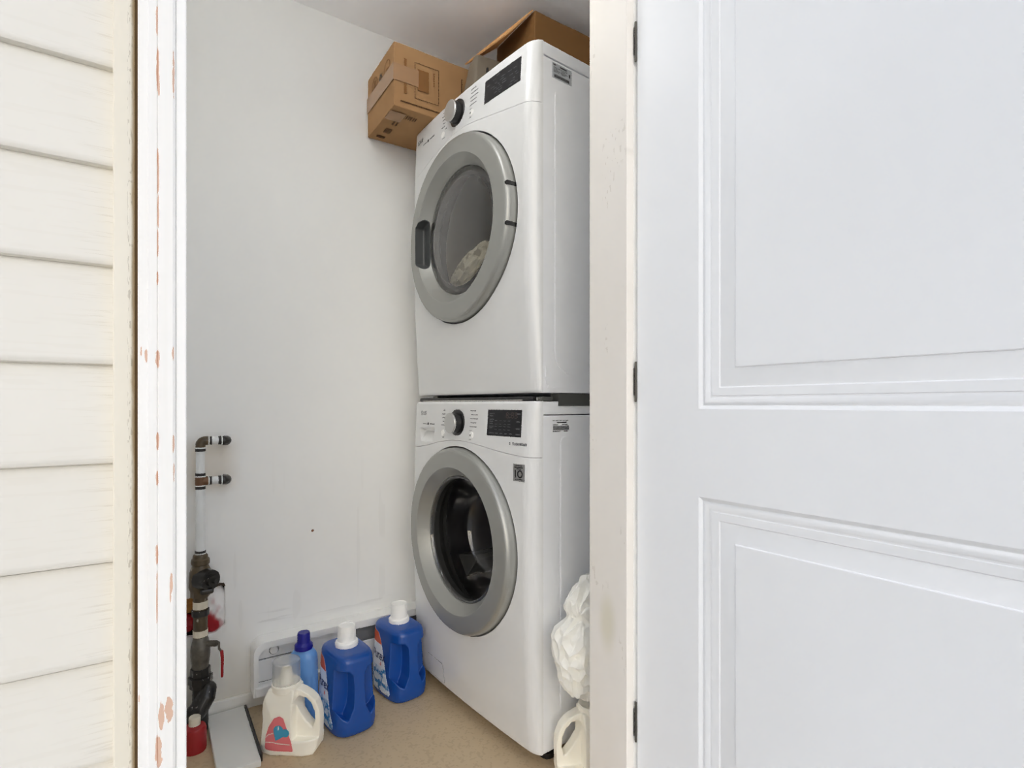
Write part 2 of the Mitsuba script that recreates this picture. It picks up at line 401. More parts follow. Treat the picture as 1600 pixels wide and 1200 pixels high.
labels['trim_5'] = {'kind': 'structure'}
scene['trim_5'] = scene.pop('door_jamb_left'); labels.pop('door_jamb_left')
lab(put('trim_6', bx(XJ1, XJ1 + .022, YW, 0.960, FLOOR, ZH, .0015), 'm_jamb', 20), kind='structure')
lab(put('trim_7', bx(0.020, XJ1 + .022, YW, 0.960, ZH, ZH + .022, .0015), 'm_jamb', 20), kind='structure')
lab(put('trim_8', bx(XJ1 + .022, 0.944, 0.8425, 0.846, -0.17, ZH + .011), 'm_jamb_white', False), kind='structure')
lab(put('trim_9', bx(0.020, XJ1 + .022, 0.80, 0.842, -0.17, FLOOR, .003), 'm_concrete', 20), kind='structure')
lab(put('baseboard_back', bx(XL, 1.70, YB - .012, YB, FLOOR, 0.036, .003), 'm_base', 20), kind='structure')

# ---------------------------------------------------------------- the open door (seen on its inner face)
DA, DT, DW = math.radians(1.0), 0.040, 0.885
DZ0, DZ1 = 0.0, 2.025
door_o = np.array([0.8955, 0.8330])


def door_xf(v):          # local: (s along the door from the hinge, z, d out of the visible face)
    dirn, nrm = np.array([math.sin(DA), -math.cos(DA)]), np.array([-math.cos(DA), -math.sin(DA)])
    xy = door_o + v[:, :1] * dirn + v[:, 2:3] * nrm
    return np.stack([xy[:, 0], xy[:, 1], v[:, 1]], 1)


PAN = [(0.157, 0.735, 0.963, 1.890), (0.157, 0.735, 0.165, 0.791)]
face = Polygon([(0, DZ0), (DW, DZ0), (DW, DZ1), (0, DZ1)], [[(a, c), (b, c), (b, e), (a, e)] for a, b, c, e in PAN])
lab(put('door_1', extrude(face, DT, -DT), 'm_door', False, xf=door_xf), 'open white panelled door on the right', kind='structure')
PROF = [(0.000, 0.0000), (0.0052, -0.0042), (0.0066, -0.0068), (0.0080, -0.0072), (0.0100, -0.0046), (0.0125, -0.0034), (0.0150, -0.0036), (0.0205, -0.0060), (0.0222, -0.0078), (0.0250, -0.0080),
        (0.0262, -0.0068), (0.0410, -0.0084), (0.0428, -0.0104), (0.0460, -0.0106), (0.0775, -0.0036), (0.0782, -0.0014), (0.0795, -0.0004), (0.083, 0.0)]
for a, b, c, e in PAN:
    V, Fc = [], []
    for (q, d) in PROF: d *= .75; V += [(a + q, c + q, d), (b - q, c + q, d), (b - q, e - q, d), (a + q, e - q, d)]
    for i in range(len(PROF) - 1):
        for k in range(4):
            o, n = 4 * i, 4 * i + 4; k2 = (k + 1) % 4
            Fc += [(o + k, o + k2, n + k2), (o + k, n + k2, n + k)]
    L = 4 * (len(PROF) - 1); Fc += [(L, L + 1, L + 2), (L, L + 2, L + 3)]
    n0 = len(V); V += [(a, c, -DT + .001), (b, c, -DT + .001), (b, e, -DT + .001), (a, e, -DT + .001)]
    Fc += [(n0, n0 + 2, n0 + 1), (n0, n0 + 3, n0 + 2)]
    for k in range(4): k2 = (k + 1) % 4; Fc += [(n0 + k, n0 + k2, k2), (n0 + k, k2, k)]
    put('door_1__panel', trimesh.Trimesh(V, Fc, process=False), 'm_door', 25, xf=door_xf)
for zc in (1.022 + .75, 1.022, 1.022 - .75):
    k = put('door_1__hinge', bx(0.8912, 0.8950, 0.8338, 0.8385, zc - .0445, zc + .0445, .0012), 'm_hinge', 25)
    put(k + '__pin', [cyl((0.8895, 0.8380, zc - .03), (0.8895, 0.8380, zc + .03), 0.0010, seg=10)], 'm_black', 30)
lab('door_1__hinge', 'dark metal hinge leaf')

# ---------------------------------------------------------------- the stacked washer and dryer
A0 = np.array([0.876, 1.153, 0.0]); ROT = math.radians(3.5)
WID, HW = 0.686, 0.343
app = frame(A0, ROT)                               # local: x back, y towards the back wall, z up


def front(v):                                      # local: u to the viewer's right, v up, w out of the front
    return app(np.stack([-v[:, 2], HW - v[:, 0], v[:, 1]], 1))


def at_front(u, v, w=0.0):
    return lambda q: front(q + [u, v, w])


def plan(u):
    e = np.clip((HW - np.abs(u)) / 0.036, 0, 1)
    return (0.058 - 0.021 * (u / HW) ** 2) * (0.04 + 0.96 * np.sqrt(np.clip(1 - (1 - e) ** 2, 0, 1)))


def cover_fn(v0, v1, bow):
    def w(u, v):
        ev = np.clip(np.minimum(v - v0, v1 - v) / 0.010, 0, 1)
        return np.maximum(plan(u) * (1 + np.interp(v, bow[0], bow[1]) / 0.05) - 0.007 * (1 - np.sqrt(np.clip(1 - (1 - ev) ** 2, 0, 1))), 0.0012)
    return w


def cover_solid(v0, v1, wf):
    e = HW - 0.036 * (1 - np.cos(np.linspace(0, np.pi / 2, 11)))
    us = np.unique(np.round(np.r_[-e, np.linspace(-0.30, 0.30, 41), e], 6))
    q = 0.010 * (1 - np.cos(np.linspace(0, np.pi / 2, 6)))
    vs = np.unique(np.round(np.r_[v0 + q, np.linspace(v0 + .02, v1 - .02, 40), v1 - q], 6))
    U, Vv = np.meshgrid(us, vs); n, k = Vv.shape
    top = np.stack([U, Vv, wf(U, Vv)], -1).reshape(-1, 3); bot = np.stack([U, Vv, 0 * U - 0.004], -1).reshape(-1, 3)
    idx = np.arange(n * k).reshape(n, k); a, b, c, d = (x.ravel() for x in (idx[:-1, :-1], idx[:-1, 1:], idx[1:, 1:], idx[1:, :-1]))
    F = [np.stack([a, b, c], 1), np.stack([a, c, d], 1), np.stack([a, c, b], 1) + n * k, np.stack([a, d, c], 1) + n * k]
    loop = np.r_[idx[0, :], idx[1:, -1], idx[-1, -2::-1], idx[-2:0:-1, 0]]; l2 = np.roll(loop, -1)
    F += [np.stack([loop, loop + n * k, l2 + n * k], 1), np.stack([loop, l2 + n * k, l2], 1)]
    return man(trimesh.Trimesh(np.r_[top, bot], np.vstack(F), process=False))


def on_front(m, wf, off=0.0003):
    """Lay a flat (u, v) mesh with thickness in z on the cover."""
    m = tm(m).subdivide_to_size(0.02) if isinstance(m, list) or m.extents.max() > 0.03 else m
    return tm(m, lambda v: np.stack([v[:, 0], v[:, 1], wf(v[:, 0], v[:, 1]) + off + v[:, 2]], 1))


def rows(items, depth=0.0004):
    """Print too small to read: short bars (u, v, length, height)."""
    return [bx(u, u + l, v - h / 2, v + h / 2, 0, depth) for u, v, l, h in items]


def to_w(m):             # a mesh turned about z -> its axis along w at (0, v)
    return m


def machine(name, z0, z1, ringz, bow, seam, knob_v, disp, washer):
    wf = cover_fn(z0 + .032 if washer else z0, z1, bow)
    v0 = z0 + (.034 if washer else 0.0)
    sol = cover_solid(v0, z1, wf)
    # hole for the door, split into control panel and front cover along the seam
    cut = man(lathe([(0, -.05), (0.290, -.05), (0.290, .2), (0, .2)], 96)).translate((0, ringz, 0))
    su, sv = np.array(seam).T
    uu = np.linspace(-0.36, 0.36, 60); vv = np.interp(uu, su, sv); vv = np.convolve(np.r_[[vv[0]] * 4, vv, [vv[-1]] * 4], np.ones(9) / 9, 'valid')
    up = man(extrude(Polygon(list(zip(uu, vv + .0005)) + [(0.36, z1 + .1), (-0.36, z1 + .1)]), .3, -.1))
    dn = man(extrude(Polygon(list(zip(uu, vv - .0005)) + [(0.36, z0 - .1), (-0.36, z0 - .1)]), .3, -.1))
    panel, lower = sol ^ up, (sol - cut) ^ dn
    panel = panel - cut
    if washer:
        pk = m3.Manifold.batch_hull([m3.Manifold.sphere(.006, 10).translate((a, b, c)) for a, b, c in ((-.272, .889, .045), (-.162, .889, .045), (-.172, .852, .045), (-.258, .850, .045), (-.272, .889, .07), (-.162, .889, .07), (-.172, .852, .07), (-.258, .850, .07),
                                        (-.268, .880, .020), (-.166, .880, .020))])
        panel = panel - pk
    put(f'{name}__front_cover', lower, 'm_white', 24, xf=front)
    put(f'{name}__control_panel', panel, 'm_white', 24, xf=front)
    # cabinet with the drum's cavity
    D = 0.70
    cab = man(bx(0.0, D, 0.0, WID, v0, z1 - .0385, .003)) - man(tm(lathe([(0, -.01), (0.2415, -.01), (0.2415, .50), (0, .50)], 64), lambda q: np.stack([q[:, 2], HW - q[:, 0], q[:, 1] + ringz], 1)[:, [0, 1, 2]])).translate((0, 0, 0)) if False else None
    body = man(bx(0.0, D, 0.0, WID, v0, z1 - .0385, .003))
    cav = man(lathe([(0, -.60), (0.2415, -.60), (0.2415, .05), (0, .05)], 72))
    cav = man(tm(cav, lambda q: np.stack([-q[:, 2], HW - q[:, 0], q[:, 1] + ringz], 1)))
    put(f'{name}__cabinet', body - cav, 'm_white_side', 24, xf=app)
    put(f'{name}__lid', bx(0.0, D, -0.001, WID + .001, z1 - .0365, z1 - .0005, .004), 'm_white_side', 24, xf=app)
    if washer:
        for a in (.06, .60):
            for b in (.05, .63): put(f'{name}__foot', lathe([(0, FLOOR), (.022, FLOOR), (.022, FLOOR + .014), (.012, FLOOR + .018), (.012, v0 + .002), (0, v0 + .002)], 20), 'm_black', 30, xf=lambda q, a=a, b=b: app(q + [a, b, 0]))
    # pressed outline in the side panel
    side = lambda v: app(np.stack([v[:, 0], -v[:, 2], v[:, 1]], 1))

    def emboss(poly, h=0.0022, b=0.004, steps=4):
        ms = []
        prev = None
        for i in range(steps + 1):
            t = i / steps; g = poly.buffer(-b * t, join_style=1); ms.append((np.array(g.exterior.coords)[:-1], h * math.sin(t * math.pi / 2), g))
        return trimesh.util.concatenate([extrude(g, max(z, .0002)) for _, z, g in ms])
    if washer:
        e = sbox(.0825, .14, .16, .865).buffer(.02)
    else:
        e = Polygon([(.062, 1.81), (.145, 1.81), (.145, 1.125), (.062, 1.125)]).buffer(.02).union(LineString([(.1035, 1.125), (.1035, 1.115)]).buffer(.0615))
    put(f'{name}__side_pressing', emboss(e), 'm_white_side', 30, xf=side)
    if not washer:
        put(f'{name}__side_pressing', emboss(LineString([(.013, 1.074), (.013, 1.032)]).buffer(.0045), .002, .0025), 'm_white_side', 30, xf=side)
        put(f'{name}__side_pressing', emboss(LineString([(.022, 1.020), (.072, 1.020)]).buffer(.0055), .002, .0025), 'm_white_side', 30, xf=side)
    # door: silver ring
    c0 = [(0.196, 0.012), (0.284, 0.012), (0.2848, 0.050), (0.2840, 0.062), (0.2822, 0.0682), (0.2790, 0.0722), (0.2750, 0.0742), (0.2700, 0.0752), (0.2290, 0.0785), (0.2245, 0.0778), (0.2215, 0.0745), (0.1975, 0.0445), (0.196, 0.040), (0.196, 0.012)]
    ring = man(lathe(c0, 128)).translate((0, ringz, 0))
    dk = f'{name}__door'
    if not washer:
        tool = m3.Manifold.batch_hull([m3.Manifold.sphere(.010, 12).translate((u, ringz + s * zz, w)) for s in (-1, 1) for u, zz, w in ((-.226, .058, .05), (-.226, .058, .1), (-.196, .074, .05), (-.196, .074, .1))])
        small = m3.Manifold.batch_hull([m3.Manifold.sphere(.0078, 12).translate((u, ringz + s * zz, w)) for s in (-1, 1) for u, zz, w in ((-.226, .058, .051), (-.226, .058, .1), (-.196, .074, .051), (-.196, .074, .1))])
        liner = (ring ^ tool) - small
        ring = ring - tool
        slots = [bx(.255, .30, ringz + q - .0042, ringz + q + .0042, .040, .073) for q in (.056, -.053)]
        for q in slots: ring = ring - man(q)
    put(dk, ring, 'm_silver', 26, xf=front)
    if not washer:
        put(f'{dk}__hinge_slot', bx(.262, .2805, ringz + .0505, ringz + .0615, .036, .0715), 'm_black', False, xf=front)
        put(f'{dk}__hinge_slot', bx(.262, .2805, ringz - .0585, ringz - .0475, .036, .0715), 'm_black', False, xf=front)
        lab(put(f'{dk}__handle_recess', liner, 'm_recess', 30, xf=front), 'dark recessed grip')
    # door glass
    if washer:
        bowl = [(0.196, 0.043), (0.192, 0.046), (0.188, 0.044), (0.184, 0.034), (0.172, -0.03), (0.160, -0.075), (0.150, -0.094), (0.135, -0.104), (0.10, -0.108), (0.0, -0.110)]
        put(f'{dk}__glass', lathe(bowl, 96), 'm_glass', True, xf=at_front(0, ringz))
        put(f'{dk}__seal', lathe([(0.196, 0.038), (0.186, 0.030), (0.188, 0.012), (0.2, 0.0), (0.232, -0.03), (0.238, -.05)], 96), 'm_rubber', 30, xf=at_front(0, ringz))
    else:
        gl = [(0.196, 0.040), (0.180, 0.0505), (0.150, 0.0555), (0.10, 0.060), (0.05, .0622), (0.0, 0.063)]
        put(f'{dk}__glass', lathe(gl, 96), 'm_glass_tint', True, xf=at_front(0, ringz))
        put(f'{dk}__seal', lathe([(0.1965, 0.036), (0.180, 0.042), (0.170, 0.040), (0.172, 0.02), (0.2, 0.0), (0.232, -0.02), (0.238, -.05)], 96), 'm_rubber', 30, xf=at_front(0, ringz))
    # drum
    dm = 'm_steel' if washer else 'm_drum_white'
    drum = lathe([(0.2375, -0.035), (0.2365, -0.06), (0.2365, -0.44), (0.225, -0.47), (0.10, -0.475), (0.06, -0.46), (0.0, -0.46)], 96)
    k = put(f'{name}__drum', drum, dm, 30, xf=at_front(0, ringz))
    for j in range(3):
        a = math.radians(100 + 120 * j)
        pd = [(0.236 * math.cos(a + s), 0.236 * math.sin(a + s), z) for s in (-.16, .16) for z in (-.08, -.42)] + [(0.185 * math.cos(a + s), 0.185 * math.sin(a + s), z) for s in (-.03, .03) for z in (-.11, -.40)]
        put(f'{k}__lifter', m3.Manifold.batch_hull([m3.Manifold.sphere(.006, 8).translate((p[0] * .97, p[1] * .97, p[2])) for p in pd]), 'm_rubber' if washer else dm, 30, xf=at_front(0, ringz))
    # dial
    kn = f'{name}__dial'
    kw = float(wf(np.array(-.012), np.array(knob_v)))
    put(kn, lathe([(0, -.004), (.0425, -.004), (.0425, .0015), (.041, .003), (.034, .0035), (.0325, .004), (.0318, .026), (0, .026)], 64), 'm_black', 30, xf=at_front(-.012, knob_v, kw))
    lab(put(f'{kn}__cap', lathe([(0, .024), (.0320, .024), (.0322, .0275), (.0308, .0292), (.0295, .0296), (0, .0290)], 64), 'm_silver_knob', 30, xf=at_front(-.012, knob_v, kw)), 'silver face of the dial')
    # display
    (u0, u1, d0, d1) = disp
    sk = f'{name}__display'
    sp = on_front(bx(u0, u1, d0, d1, 0, .0012), wf, -.0002)
    put(sk, sp, 'm_screen', False, xf=front)
    W, Hh = u1 - u0, d1 - d0
    if washer:
        it = [(u0 + .07 * W, d0 + q * Hh, W * l, .0022) for q, l in ((.86, .14), (.76, .10), (.63, .13), (.55, .11), (.47, .10), (.36, .13), (.30, .10), (.10, .16))]
        it += [(u0 + .86 * W, d0 + q * Hh, W * l, .0030) for q, l in ((.85, .11), (.56, .11), (.30, .11), (.09, .12))]
        it += [(u0 + (.26 + .14 * j) * W, d0 + .10 * Hh, W * .08, .0028) for j in range(4)]
        it += [(u0 + (.24 + .13 * j) * W, d0 + q * Hh, W * .07, .0016) for j in range(4) for q in (.45, .36, .24, .58)]
        put(f'{sk}__marking', on_front(tm(rows(it)), wf, .0012), 'm_screen_text', False, xf=front)
        dg = txt('8:88', .017); dg.apply_translation((u0 + .55 * W, d0 + .68 * Hh, 0))
        put(f'{sk}__digits', on_front(dg, wf, .0012), 'm_screen_digit', False, xf=front)
    else:
        r_ = random.Random(5); it = []
        for q in np.linspace(.1, .9, 9):
            a = .05
            while a < .9:
                l = r_.uniform(.04, .12)
                if r_.random() < .62: it.append((u0 + a * W, d0 + q * Hh, W * l, .0018))
                a += l + r_.uniform(.03, .1)
        put(f'{sk}__marking', on_front(tm(rows(it)), wf, .0012), 'm_screen_text', False, xf=front)
    return wf


ZW1, ZD0, ZD1 = 0.981, 1.003, 1.947
bow_w = ([0.03, 0.12, 0.35, 0.60, 0.82, 0.981], [-.026, -.015, -.002, 0, -.003, -.014])
bow_d = ([1.003, 1.10, 1.30, 1.60, 1.80, 1.947], [-.030, -.019, -.004, 0, -.004, -.014])
seam_w = [(-.36, .818), (-.28, .822), (-.20, .834), (-.14, .846), (-.07, .857), (0, .861), (.07, .857), (.14, .848), (.22, .838), (.30, .831), (.36, .829)]
seam_d = [(-.36, 1.772), (-.28, 1.780), (-.20, 1.796), (-.14, 1.808), (-.07, 1.822), (0, 1.828), (.07, 1.822), (.14, 1.808), (.22, 1.794), (.30, 1.782), (.36, 1.776)]
wf = machine('washing_machine', 0.0, ZW1, .5525, bow_w, seam_w, .914, (.150, .296, .883, .957), True)
df = machine('tumble_dryer', ZD0, ZD1, 1.5145, bow_d, seam_d, 1.8865, (.137, .294, 1.848, 1.916), False)
lab('washing_machine', 'white front-loading washing machine standing on the floor under the dryer', 'washing machine')
lab('tumble_dryer', 'white front-loading tumble dryer stacked on top of the washing machine', 'dryer')
lab('washing_machine__door', 'silver round door ring'); lab('tumble_dryer__door', 'silver round door ring')
lab('washing_machine__display', 'black glossy display'); lab('tumble_dryer__display', 'black glossy display')
lab('washing_machine__dial', 'black dial'); lab('tumble_dryer__dial', 'black dial')


def logo(name, wfn, u, v, s, m):
    k = Point(0, 0).buffer(s * .62).difference(Point(0, 0).buffer(s * .50))
    ring = extrude(k, .0004); ring.apply_translation((u - s * .9, v + s * .45, 0))
    stem = tm([bx(u - s * .95, u - s * .85, v + s * .1, v + s * .85, 0, .0004), bx(u - s * .95, u - s * .6, v + s * .1, v + s * .2, 0, .0004)])
    t = txt('LG', s, bold=True); t.apply_translation((u, v, 0))
    put(f'{name}__logo', [on_front(ring, wfn), on_front(stem, wfn), on_front(t, wfn)], m, False, xf=front)


logo('washing_machine', wf, HW - .595, .936, .0135, 'm_print')
logo('tumble_dryer', df, HW - .622, 1.896, .0135, 'm_print_black')
for nm, wfn, zz, dk in (('washing_machine', wf, 0.0, 'm_print'), ('tumble_dryer', df, 0.973, 'm_print')):
    it = []
    for q in range(5):
        it.append((.060 + .004 * (q % 2), .953 - .0115 * q + zz * 0 if False else .953 - .0120 * q + zz, .030 + .006 * ((q * 7) % 3), .0028))
        l = .014 + .004 * ((q * 5) % 3); it.append((-.089 - l, .953 - .0120 * q + zz, l, .0028))
    it += [(-.085, .893 + zz, .010, .0022), (.062, .893 + zz, .010, .002), (-.100, .866 + zz, .014, .002), (.060, .866 + zz, .012, .002)]
    it += [(-.250, .9055 + zz, .030, .0030), (-.196, .9060 + zz, .034, .0046)]
    put(f'{nm}__marking', on_front(tm(rows(it)), wfn), dk, False, xf=front)
    pm = [on_front(tm(rows([(-.215, .906 + zz, .010, .008)])), wfn)]
    put(f'{nm}__marking', pm, 'm_print_dark', False, xf=front)
    for bu, bv in ((.072, .879 + zz), (-.098, .879 + zz)):
        b = lathe([(0, 0), (.0105, 0), (.0105, .0012), (.0095, .002), (0, .002)], 28); b.apply_translation((bu, bv, 0))
        k = put(f'{nm}__button', on_front(b, wfn, 0), 'm_white_plain', 25, xf=front)
        if bu > 0:
            put(f'{k}__symbol', on_front(tm([bx(bu - .0062, bu - .0044, bv - .003, bv + .003, .002, .0026), bx(bu - .0032, bu - .0014, bv - .003, bv + .003, .002, .0026)]), wfn, 0), 'm_print_black', False, xf=front)
t = txt('TurboWash', .0075, bold=True); t.apply_translation((.262, .8605, 0))
put('washing_machine__marking', [on_front(t, wf)] + [on_front(tm(rows([(.250, .862, .006, .0022), (.2515, .866, .003, .003)])), wf)], 'm_print_dark', False, xf=front)
# ten-year badge
bk = on_front(bx(.272, .314, .764, .8105, 0, .0012), wf, 0); put('washing_machine__badge', bk, 'm_badge', False, xf=front)
t = tm([bx(.2785, .2825, .7735, .7945, 0, .0004), extrude(affinity.translate(affinity.scale(Point(0, 0).buffer(.0110).difference(Point(0, 0).buffer(.0068)), .95, 1.0), .2980, .7840), .0004)])
put('washing_machine__badge__print', [on_front(t, wf, .0013), on_front(tm(rows([(.281, .8065, .024, .0022), (.277, .8015, .032, .0034), (.284, .7975, .018, .0018), (.279, .7695, .028, .0020)])), wf, .0013)], 'm_print_black', False, xf=front)
# kick flap at the lower far corner
kp = sbox(-.219, .052, -.126, .107).buffer(.006)
put('washing_machine__filter_flap', on_front(extrude(kp, .0014), wf, -.0004), 'm_white', False, xf=front)
put('washing_machine__filter_flap__seam', on_front(extrude(kp.buffer(.0012).difference(kp), .0006), wf, .0000), 'm_line', False, xf=front)


# stickers on the near sides
def side_print(items, d=.0003):
    return [bx(x, x + l, z - h / 2, z + h / 2, 0, d) for x, z, l, h in items]


sidef = lambda o: (lambda v: app(np.stack([v[:, 0], -v[:, 2] - o, v[:, 1]], 1)))
put('tumble_dryer__sticker', bx(.034, .107, 1.860, 1.902, 0, .0005), 'm_sticker', False, xf=sidef(0))
r_ = random.Random(2)
it = [(.038, 1.897, .010, .004), (.062, 1.896, .026, .0040)] + [(.039 + .028 * j, 1.890 - .0038 * q, r_.uniform(.014, .026), .0016) for q in range(4) for j in range(2)] + [(.096, 1.884, .005, .009)]
it += [(.041 + .0016 * j, 1.8675, .0009 if j % 3 else .0013, .008) for j in range(36)]
put('tumble_dryer__sticker__print', side_print(it), 'm_print_black', False, xf=sidef(.0005))
it = [(.035 + q * .0125, .9280, .0105, .0020) for q in range(5)] + [(.052, .9225, .036, .0036), (.037, .9165, .018, .0022), (.070, .9165, .022, .0022), (.037, .8985, .028, .0024), (.078, .8985, .014, .0024)]
it += [(.038 + .0016 * j, .9075, .0009 if j % 3 else .0013, .012) for j in range(37)]
put('washing_machine__sticker', side_print(it), 'm_print_black', False, xf=sidef(0))
# stacking kit between the two machines
put('stacking_kit__side_rail', man(bx(.055, .66, -.0045, -.0015, .9682, .990)) + man(bx(.055, .66, -.0045, .03, ZW1 + .0004, ZD0 - .0005)), 'm_dark_metal', False, xf=app)
put('stacking_kit__side_rail', man(bx(.055, .66, WID + .0015, WID + .0045, .9682, .990)) + man(bx(.055, .66, WID - .03, WID + .0045, ZW1 + .0004, ZD0 - .0005)), 'm_dark_metal', False, xf=app)
put('stacking_kit__front_rail', bx(-.020, .010, .02, WID - .03, ZW1 + .002, ZD0 - .009, .003), 'm_black', 25, xf=app)
put('stacking_kit__bracket', [bx(-.006, .035, -.003, .020, ZW1 + .0005, ZD0 - .010, .0015)], 'm_dark_metal', 25, xf=app)
put('stacking_kit__edge_strip', [bx(-.024, -.018, .06, WID - .06, ZW1 + .001, ZW1 + .0045, .0012)], 'm_chrome', 25, xf=app)
put('stacking_kit__bracket', [bx(-.014, .020, WID - .066, WID - .028, ZW1 + .0005, ZD0 - .008, .0015)], 'm_dark_metal', 25, xf=app)
put('stacking_kit__screw', [cyl((-.006, .010, ZW1 + .006), (-.011, .010, ZW1 + .006), .004, seg=12)], 'm_chrome', 25, xf=app)
put('stacking_kit__screw', [cyl((-.014, WID - .045, ZW1 + .007), (-.019, WID - .045, ZW1 + .007), .005, seg=12)], 'm_chrome', 25, xf=app)
lab('stacking_kit', 'black and grey metal stacking bracket in the gap between dryer and washer', 'stacking bracket')

# cloth left in the dryer
cl = trimesh.creation.icosphere(5, 1.0); d = cl.vertices.copy()
rid = 1 - np.abs(2 * meshkit.fbm(d * 2.4, 3, 11) - 1)
cl.vertices = d * (0.66 + 0.62 * rid)[:, None] * [0.125, 0.050, 0.040]
cl.apply_transform(trimesh.transformations.rotation_matrix(math.radians(24), [0, 0, 1]))
put('cloth', cl, 'm_cloth', True, xf=at_front(-.052, 1.5145 - .105, -.045))
lab('cloth', 'crumpled off-white cloth lying inside the dryer drum behind the glass', 'cloth')

for k in list(scene):
    if any(q in k for q in ('__marking', '__print', '__digits', '__logo')) or k in ('washing_machine__sticker',): labels[k] = {'kind': 'stuff'}

# ---------------------------------------------------------------- boxes on top of the dryer
ZT = ZD1


def cardboard(name, x0, x1, y0, y1, z0, z1, m, a=0.0):
    c = np.array([(x0 + x1) / 2, (y0 + y1) / 2, 0]); R = rotz(a)
    xf = lambda v: (v - c) @ R.T + c
    body = bx(x0, x1, y0, y1, z0, z1, .0035)
    body = body.subdivide_to_size(.05); d = meshkit.fbm(body.vertices * 7, 3, 4) - .5
    body.vertices += body.vertex_normals * (d * .004)[:, None]
    put(f'{name}__carton', body, m, 30, xf=xf)
    return xf


X0, X1, Y0, Y1, BZ = 0.668, 1.16, 1.674, 1.934, 2.158
xb = cardboard('cardboard_box', X0, X1, Y0, Y1, ZT + .001, BZ, 'm_card', math.radians(-.6))
o = .0026
ft = lambda v: xb(np.stack([v[:, 0], Y0 - o - v[:, 2], v[:, 1]], 1))            # face towards the doorway
lf = lambda v: xb(np.stack([X0 - o - v[:, 2], Y1 - v[:, 0], v[:, 1]], 1))       # face towards the left
bt = lambda v: xb(np.stack([v[:, 0], v[:, 1], ZT + .001 - o - v[:, 2]], 1))[:, :]  # underside
# tape wrapped round the near corner
put('cardboard_box__tape', bx(X0 - .003, X0 + .085, ZT + .085, ZT + .140, 0, .0006), 'm_tape', False, xf=ft)
put('cardboard_box__tape', bx(0.0, Y1 - Y0 + .003, ZT + .085, ZT + .140, 0, .0006), 'm_tape', False, xf=lf)
put('cardboard_box__tape', bx(X0 + .001, X0 + .055, Y0 + .03, Y0 + .09, 0, .0005), 'm_tape', False, xf=bt)
hollow = lambda x0, x1, z0, z1, t: sbox(x0, z0, x1, z1).difference(sbox(x0 + t, z0 + t, x1 - t, z1 - t))
pr = [extrude(hollow(.740, .828, ZT + .045, ZT + .165, .0014), .0004)]
pr += [bx(.914, .9175, ZT + .06, ZT + .165, 0, .0004), bx(.690, 1.0, ZT + .020, ZT + .0235, 0, .0004)]
put('cardboard_box__print', pr, 'm_card_print', False, xf=ft)
pr = [bx(.750, .790, ZT + .075, ZT + .145, 0, .0004), bx(.702, .711, ZT + .05, ZT + .165, 0, .0004)] + [bx(.808, .812, ZT + .105 + .008 * j, ZT + .110 + .008 * j, 0, .0004) for j in range(6)]
put('cardboard_box__print', pr, 'm_card_soft_print', False, xf=ft)
# recycling arrows and round mark on the left face
tri = []
for k in range(3):
    a = math.radians(90 + 120 * k); b = math.radians(90 + 120 * (k + 1)); p, q = np.array([math.cos(a), math.sin(a)]), np.array([math.cos(b), math.sin(b)])
    s, e = p + (q - p) * .16, p + (q - p) * .66; tri.append(LineString([s, e]).buffer(.17, cap_style=2))
    n = np.array([-(q - p)[1], (q - p)[0]]) / np.linalg.norm(q - p); tri.append(Polygon([e + n * .34, e - n * .34, e + (q - p) / np.linalg.norm(q - p) * .42]))
from shapely.ops import unary_union
tri = affinity.translate(affinity.scale(unary_union(tri), .0155, .0155, origin=(0, 0)), .142, ZT + .148)
put('cardboard_box__print', extrude(tri, .0004), 'm_print_black', False, xf=lf)
rr = lambda u, z, r: affinity.translate(Point(0, 0).buffer(r).difference(Point(0, 0).buffer(r * .90)), u, z)
pr = [extrude(rr(.082, ZT + .150, .030), .0004), extrude(rr(.205, ZT + .150, .026), .0004), bx(.068, .096, ZT + .146, ZT + .150, 0, .0004), bx(.194, .216, ZT + .146, ZT + .1495, 0, .0004), bx(.076, .088, ZT + .154, ZT + .168, 0, .0004)]
put('cardboard_box__print', pr, 'm_card_soft_print', False, xf=lf)
pr = [bx(X0 + .030 + .008 * j, X0 + .033 + .008 * j, Y0 + .035, Y0 + .058, 0, .0004) for j in range(9)] + [bx(X0 + .036 + .012 * (j % 2), X0 + .042 + .012 * (j % 2), Y0 + .085 + .02 * (j // 2), Y0 + .100 + .02 * (j // 2), 0, .0004) for j in range(4)]
pr += [bx(X0 + .030 + .005 * j, X0 + .033 + .005 * j, Y0 + .15, Y0 + .185, 0, .0004) for j in range(5)] + [bx(X0 + .02, X0 + .05, Y0 + .215, Y0 + .228, 0, .0004)]
put('cardboard_box__print', pr, 'm_card_print', False, xf=bt)
lab('cardboard_box', 'taped cardboard box with printed marks overhanging the left end of the dryer top', 'box')

cardboard('cardboard_box_001', 1.055, 1.52, 1.43, 1.665, ZT + .001, 2.270, 'm_card_dark')
HQ, OQ = [(1.052, 1.662, 2.266), (1.052, 1.434, 2.266)], [(.930, 1.672, 2.168), (.985, 1.470, 2.190)]
qn = np.cross(np.subtract(HQ[1], HQ[0]), np.subtract(OQ[0], HQ[0])); qn = qn / np.linalg.norm(qn) * .0045
if qn[2] < 0: qn = -qn
qv = lambda s, t, h: np.array(HQ[0]) * (1 - s) * (1 - t) + np.array(HQ[1]) * (1 - s) * t + np.array(OQ[0]) * s * (1 - t) + np.array(OQ[1]) * s * t + qn * h
put('cardboard_box_001__flap', m3.Manifold.hull_points([qv(a, b, c) for a in (0, 1) for b in (0, 1) for c in (0, 1)]), 'm_card_edge', False)
put('cardboard_box_001__flap__paper', m3.Manifold.hull_points([qv(a, b, c) for a in (.35, .9) for b in (.15, .8) for c in (1.05, 1.25)]), 'm_paper', False)
